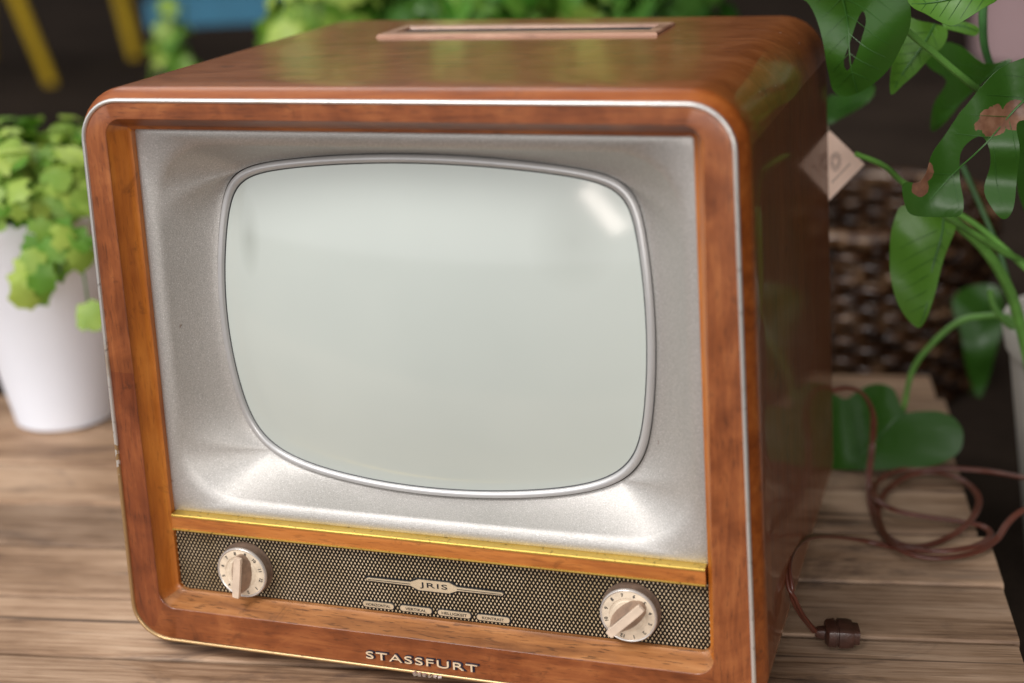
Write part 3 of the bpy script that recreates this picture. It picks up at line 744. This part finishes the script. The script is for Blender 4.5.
def foliage_obj(name, mb, tones, m, parent, org):
    rel(mb, org); me = bpy.data.meshes.new(name); me.from_pydata([tuple(v) for v in mb.v], [], mb.f); me.materials.append(m)
    at = me.attributes.new('tone', 'FLOAT', 'POINT'); at.data.foreach_set('value', tones)
    me.polygons.foreach_set('use_smooth', [True] * len(me.polygons))
    o = bpy.data.objects.new(name, me); COL.objects.link(o); o.parent = parent; return o
M['lime'] = leaf_mat('lime_leaf', (.13, .31, .03), (.46, .60, .11), .35, .45)
M['fern'] = leaf_mat('fresh_leaf', (.07, .24, .02), (.26, .48, .07), .3, .4)
M['white'] = simple('white_pot_glaze', (.84, .88, .96), .4, 0, 0, .03, 8)
def pot_mesh(mb, c, rb, rt, h):
    x, y, z = c
    mb.lathe([(rb * .5, z + .001), (rb * .90, z), (rb * .985, z + .003), (rb, z + .010), (rt * .97, z + h - .02), (rt * .99, z + h - .018), (rt * 1.02, z + h - .002), (rt * 1.01, z + h), (rt * .96, z + h), (rt * .93, z + h - .02)], (x, y, 0), 'z', 56, cap=False)
# left white pot standing on the pallet
bc = onz(68, 415, ZT); RIMH = .268
PL = empty('potted_plant', bc); tag(PL, 'white round pot with lime green trailing leaves on the pallet left of the television', 'potted plant')
mb = MB(); pot_mesh(mb, (bc.x, bc.y, ZT), .062, .110, RIMH); rel(mb, bc); mb.build('pot', M['white'], PL, None, 40)
mb = MB(); mb.lathe([(.102, ZT + RIMH - .02), (.01, ZT + RIMH - .015)], (bc.x, bc.y, 0), 'z', 32, cap=True); rel(mb, bc); mb.build('soil', M['ground'], PL)
mb = MB(); tones = []; top = Vector((bc.x, bc.y, ZT + RIMH - .01))
for i in range(520):
    t = random.uniform(0, 2 * PI); ph = random.uniform(.08, 1.2); rr = random.uniform(.5, 1) ** .6
    d = Vector((math.cos(t) * math.cos(ph), math.sin(t) * math.cos(ph), math.sin(ph)))
    c = top + Vector((d.x * .145 * rr, d.y * .145 * rr, .012 + d.z * .105 * rr * (1 if math.sin(3 * t) > 0 else .82)))
    small_leaf(mb, c, d + Vector((0, 0, .5)) + Vector([random.uniform(-.5, .5) for _ in range(3)]), random.uniform(.024, .046), tones)
for (u, v) in [(40, 232), (52, 244), (36, 250), (30, 262), (46, 262), (62, 250), (66, 262), (54, 276), (40, 278), (24, 282), (36, 292), (28, 296), (74, 246), (82, 258), (90, 316), (88, 322), (84, 238), (70, 232), (50, 256), (44, 270), (60, 236), (20, 272)]:
    d = tocam(u, v, 1.62); c = atd(u, v, 1.625 + random.uniform(-.02, .01)); small_leaf(mb, c, d + Vector([random.uniform(-.4, .4) for _ in range(3)]), random.uniform(.028, .042), tones)
foliage_obj('foliage', mb, tones, M['lime'], PL, bc)
mb = MB()
for (pa_, pb_) in (((45, 225), (30, 292)), ((70, 225), (90, 318)), ((55, 225), (60, 275))):
    q = [atd(*pa_, 1.66), atd((pa_[0] + pb_[0]) / 2 + 3, (pa_[1] + pb_[1]) / 2, 1.632), atd(*pb_, 1.63)]; mb.tube(catmull(q, 6), .0012, 6)
rel(mb, bc); mb.build('stem', M['stemdark'], PL)

def bushy(name, x, y, h, r, leafm, size, count, label, potc, group=None, lobes=True, pr_=.09, ph_=.16):
    o = empty(name, (x, y, ZF)); tag(o, label, 'potted plant', group); org = Vector((x, y, ZF))
    mb = MB(); pot_mesh(mb, (x, y, ZF), pr_ * .7, pr_, ph_); rel(mb, org); mb.build('pot', potc, o, None, 40)
    mb = MB(); tones = []; mid = h * .64
    for i in range(count):
        t = random.uniform(0, 2 * PI); u = random.uniform(-1, 1); k = math.sqrt(1 - u * u); rr = random.random() ** .4
        bumpy = .75 + .35 * noise.noise(Vector((math.cos(t) * 2 + x * 9, math.sin(t) * 2, u * 2)))
        d = Vector((math.cos(t) * k, math.sin(t) * k, u)); c = Vector((x, y, ZF + mid)) + Vector((d.x * r, d.y * r, d.z * h * .38)) * rr * bumpy * 1.2
        small_leaf(mb, c, d + Vector((0, 0, .4)) + Vector([random.uniform(-.6, .6) for _ in range(3)]), size * random.uniform(.7, 1.25), tones, lobes)
    foliage_obj('foliage', mb, tones, leafm, o, org)
    mb = MB()
    for i in range(7):
        a = 2 * PI * i / 7; mb.tube([Vector((x, y, ZF + ph_ - .03)), Vector((x + math.cos(a) * r * .3, y + math.sin(a) * r * .3, ZF + h * .5)), Vector((x + math.cos(a) * r * .6, y + math.sin(a) * r * .6, ZF + h * .8))], [.004, .003, .0015], 6)
    rel(mb, org); mb.build('stem', M['stemdark'], o)
terr = simple('terracotta', (.28, .11, .06), .75, 0, 0, .2, 20); greyp = simple('grey_planter', (.18, .18, .19), .6, 0, 0, .2, 12)
G = 'leafy plants behind the television'
bushy('leafy_plant', -.335, 1.16, 1.0, .115, M['lime'], .066, 400, 'yellow green bush just past the back left corner of the television', terr, G)
bushy('leafy_plant', -.20, 1.24, .94, .12, M['leafmid'], .060, 400, 'darker bush behind the left end of the roof vent', greyp, G)
bushy('leafy_plant', -.075, 1.16, .98, .12, M['fern'], .056, 420, 'bright bush behind the middle of the roof vent', terr, G)
bushy('leafy_plant', .06, 1.26, 1.02, .13, M['lime'], .050, 420, 'fine leaved bush behind the right half of the roof vent', greyp, G)
bushy('leafy_plant', .185, 1.20, .92, .11, M['leafmid'], .060, 380, 'small deep green bush just right of the end of the roof vent', greyp, G)
sg = atd(176, 58, 2.9)
bushy('sprig_plant', sg.x, sg.y, (sg.z - ZF) / .64, .05, M['lime'], .055, 34, 'thin green sprig seen left of the back left corner of the television', terr, None, True, .06, .12)

# ------------------------------------------------------------------ wicker basket
bk = Vector((.50, 1.27, ZF)); bkr = .20
BK = empty('wicker_basket', bk); tag(BK, 'dark brown woven wicker basket behind the right side of the television', 'basket')
mwk, nt, b = mat('wicker'); c = ramp(nt, noise_(nt, coords(nt), 26, 4, .7), [(.35, (.010, .004, .002)), (.54, (.05, .020, .007)), (.67, (.22, .13, .07))]); L(nt, c, b.inputs['Base Color']); b.inputs['Roughness'].default_value = .22
mb = MB(); bk2 = atd(850, 300, 2.25); bk2 = Vector((bk2.x, bk2.y, 0)); BK.location = (bk2.x, bk2.y, ZF); bk = Vector((bk2.x, bk2.y, ZF))
for i in range(17):
    z = .010 + i * .0150; n = 150; pts_ = []
    for k in range(n + 1):
        a = 2 * PI * k / n; r = bkr * (.88 + .12 * z / .26) + .008 * math.sin(a * 18 + PI * i); pts_.append((r * math.cos(a), r * math.sin(a), z + .002 * math.sin(a * 5 + i)))
    mb.tube(pts_, .0072, 7, cap=False)
mb.build('weave', mwk, BK, None, 60)
mb = MB()
for k in range(36):
    a = 2 * PI * k / 36; r0, r1 = bkr * .88, bkr; mb.tube([(r0 * math.cos(a), r0 * math.sin(a), 0), (r1 * math.cos(a), r1 * math.sin(a), .262)], .004, 6)
mb.build('stakes', mwk, BK, None, 60)
mb = MB(); pts_ = [(bkr * 1.01 * math.cos(2 * PI * k / 60), bkr * 1.01 * math.sin(2 * PI * k / 60), .262) for k in range(61)]; mb.tube(pts_, .014, 8, cap=False); mb.build('rim', mwk, BK, None, 60)
mb = MB(); mb.lathe([(bkr * .84, .01), (bkr * .84, .012), (.01, .012)], (0, 0, 0), 'z', 40, cap=True); mb.build('base', mwk, BK)

# ------------------------------------------------------------------ yellow stool, blue bench, pink planter
YE = simple('yellow_paint', (.62, .40, .02), .4, 0, 0, .12, 10)
f1 = onz(52, 84, ZF); f2 = onz(136, 58, ZF)
c_ = (f1 + f2) / 2; along = (f2 - f1); wd = along.length; along.normalize(); perp = Vector((-along.y, along.x, 0))
cen = c_ + perp * wd / 2
ST = empty('yellow_stool', cen); tag(ST, 'yellow painted stool with splayed legs on the dark ground far left', 'stool')
for (sa, sp_) in ((-1, -1), (1, -1), (1, 1), (-1, 1)):
    foot = along * sa * wd / 2 + perp * sp_ * wd / 2; topp = foot * .62 + Vector((0, 0, .50))
    if (sa, sp_) == (-1, -1): topp = foot + Vector((0, 0, .5)) - along * .14 + perp * .06
    if (sa, sp_) == (1, -1): topp = foot + Vector((0, 0, .5)) - along * .02 + perp * .06
    mb = MB(); mb.tube([foot, topp], [.026, .034], 4); mb.build('leg', YE, ST, None, 0)
mb = MB(); mb.lathe([(.05, .50), (.26, .50), (.27, .51), (.27, .53), (.26, .54), (.05, .54)], (-.05, 0, 0), 'z', 32, cap=True); mb.build('seat', YE, ST)
b0 = atd(222, 6, 4.6)
BB = empty('blue_bench', (b0.x, b0.y, ZF)); tag(BB, 'low blue painted bench on the dark ground behind the television', 'bench')
BL = simple('blue_paint', (.035, .17, .27), .6, 0, 0, .15, 12)
dx = right; rzb = math.atan2(right.y, right.x); BB.rotation_euler = (0, 0, rzb)
hb = atd(222, 20, 4.6).z - ZF
mb = MB(); mb.box((0, 0, hb + .04), (.20, .16, .040)); mb.build('seat', BL, BB, None, 0)
for sx in (-.17, .17):
    for sy in (-.13, .13):
        mb = MB(); mb.box((sx, sy, hb / 2), (.018, .018, hb / 2)); mb.build('leg', simple('bench_leg', (.05, .03, .02), .6), BB, None, 0)
p0 = onz(1040, 56, ZF)
PK = empty('pink_planter', p0); tag(PK, 'large dusty pink planter at the upper right behind the monstera', 'planter')
mb = MB(); mb.lathe([(.10, .0), (.25, .0), (.255, .02), (.30, .50), (.31, .52), (.28, .52), (.26, .45)], (.03, 0, 0), 'z', 48); mb.build('pot', simple('dusty_pink', (.42, .28, .28), .6, 0, 0, .08, 5), PK)
mb = MB(); mb.lathe([(.27, .47), (.01, .48)], (.03, 0, 0), 'z', 32, cap=True); mb.build('soil', M['ground'], PK)

# ------------------------------------------------------------------ light
wd_ = bpy.data.worlds.new('World'); scene.world = wd_; wd_.use_nodes = True; nt = wd_.node_tree
bg = nt.nodes['Background']
tc = N(nt, 'ShaderNodeTexCoord')
# the open, bright side of the yard is in front of the set and to its left; a dark roofed corner lies behind and right
d = N(nt, 'ShaderNodeVectorMath', operation='DOT_PRODUCT'); L(nt, tc.outputs['Generated'], d.inputs[0]); d.inputs[1].default_value = Vector((-.48, -.80, .36)).normalized()
c = ramp(nt, math_(nt, 'ADD', math_(nt, 'MULTIPLY', d.outputs['Value'], .5), .5), [(.25, (.006, .0055, .005)), (.50, (.055, .048, .042)), (.70, (.46, .455, .45)), (.95, (1.45, 1.45, 1.48))])
L(nt, c, bg.inputs['Color']); bg.inputs['Strength'].default_value = 1.0
def area(name, loc, target, sx, sy, power, col):
    ld = bpy.data.lights.new(name, 'AREA'); ld.shape = 'RECTANGLE'; ld.size = sx; ld.size_y = sy; ld.energy = power; ld.color = col
    o = bpy.data.objects.new(name, ld); COL.objects.link(o); o.location = loc
    o.rotation_euler = (Vector(target) - Vector(loc)).to_track_quat('-Z', 'Y').to_euler(); return o
area('window_light', (-.95, -1.95, 3.1), (.0, .1, .1), 1.7, 1.2, 88, (1.0, .985, .975))
area('right_fill_light', (2.0, -3.3, .85), (.3, 0, .2), 1.2, 1.0, 36, (1.0, .965, .93))  # added fill lamp, brightens the tag, the leaves and the left mask wall
area('roof_light', (-1.2, 2.2, 2.6), (-.1, .4, .2), 2.0, 1.4, 22, (1.0, .97, .94))
dl_ = area('doorway_light', (1.22, -4.9, 1.08), (.3, 0, .3), .24, .95, 13, (1.0, .88, .80)); dl_.rotation_euler.rotate_axis('Z', math.radians(34))
area('sky_gap_light', (.80, -5.0, 2.15), (.3, 0, .3), 1.5, .6, 9, (.80, .88, 1.0))

scene.view_settings.view_transform = 'Standard'; scene.view_settings.look = 'None'
scene.view_settings.exposure = 0; scene.view_settings.gamma = 1
scene.render.engine = 'CYCLES'
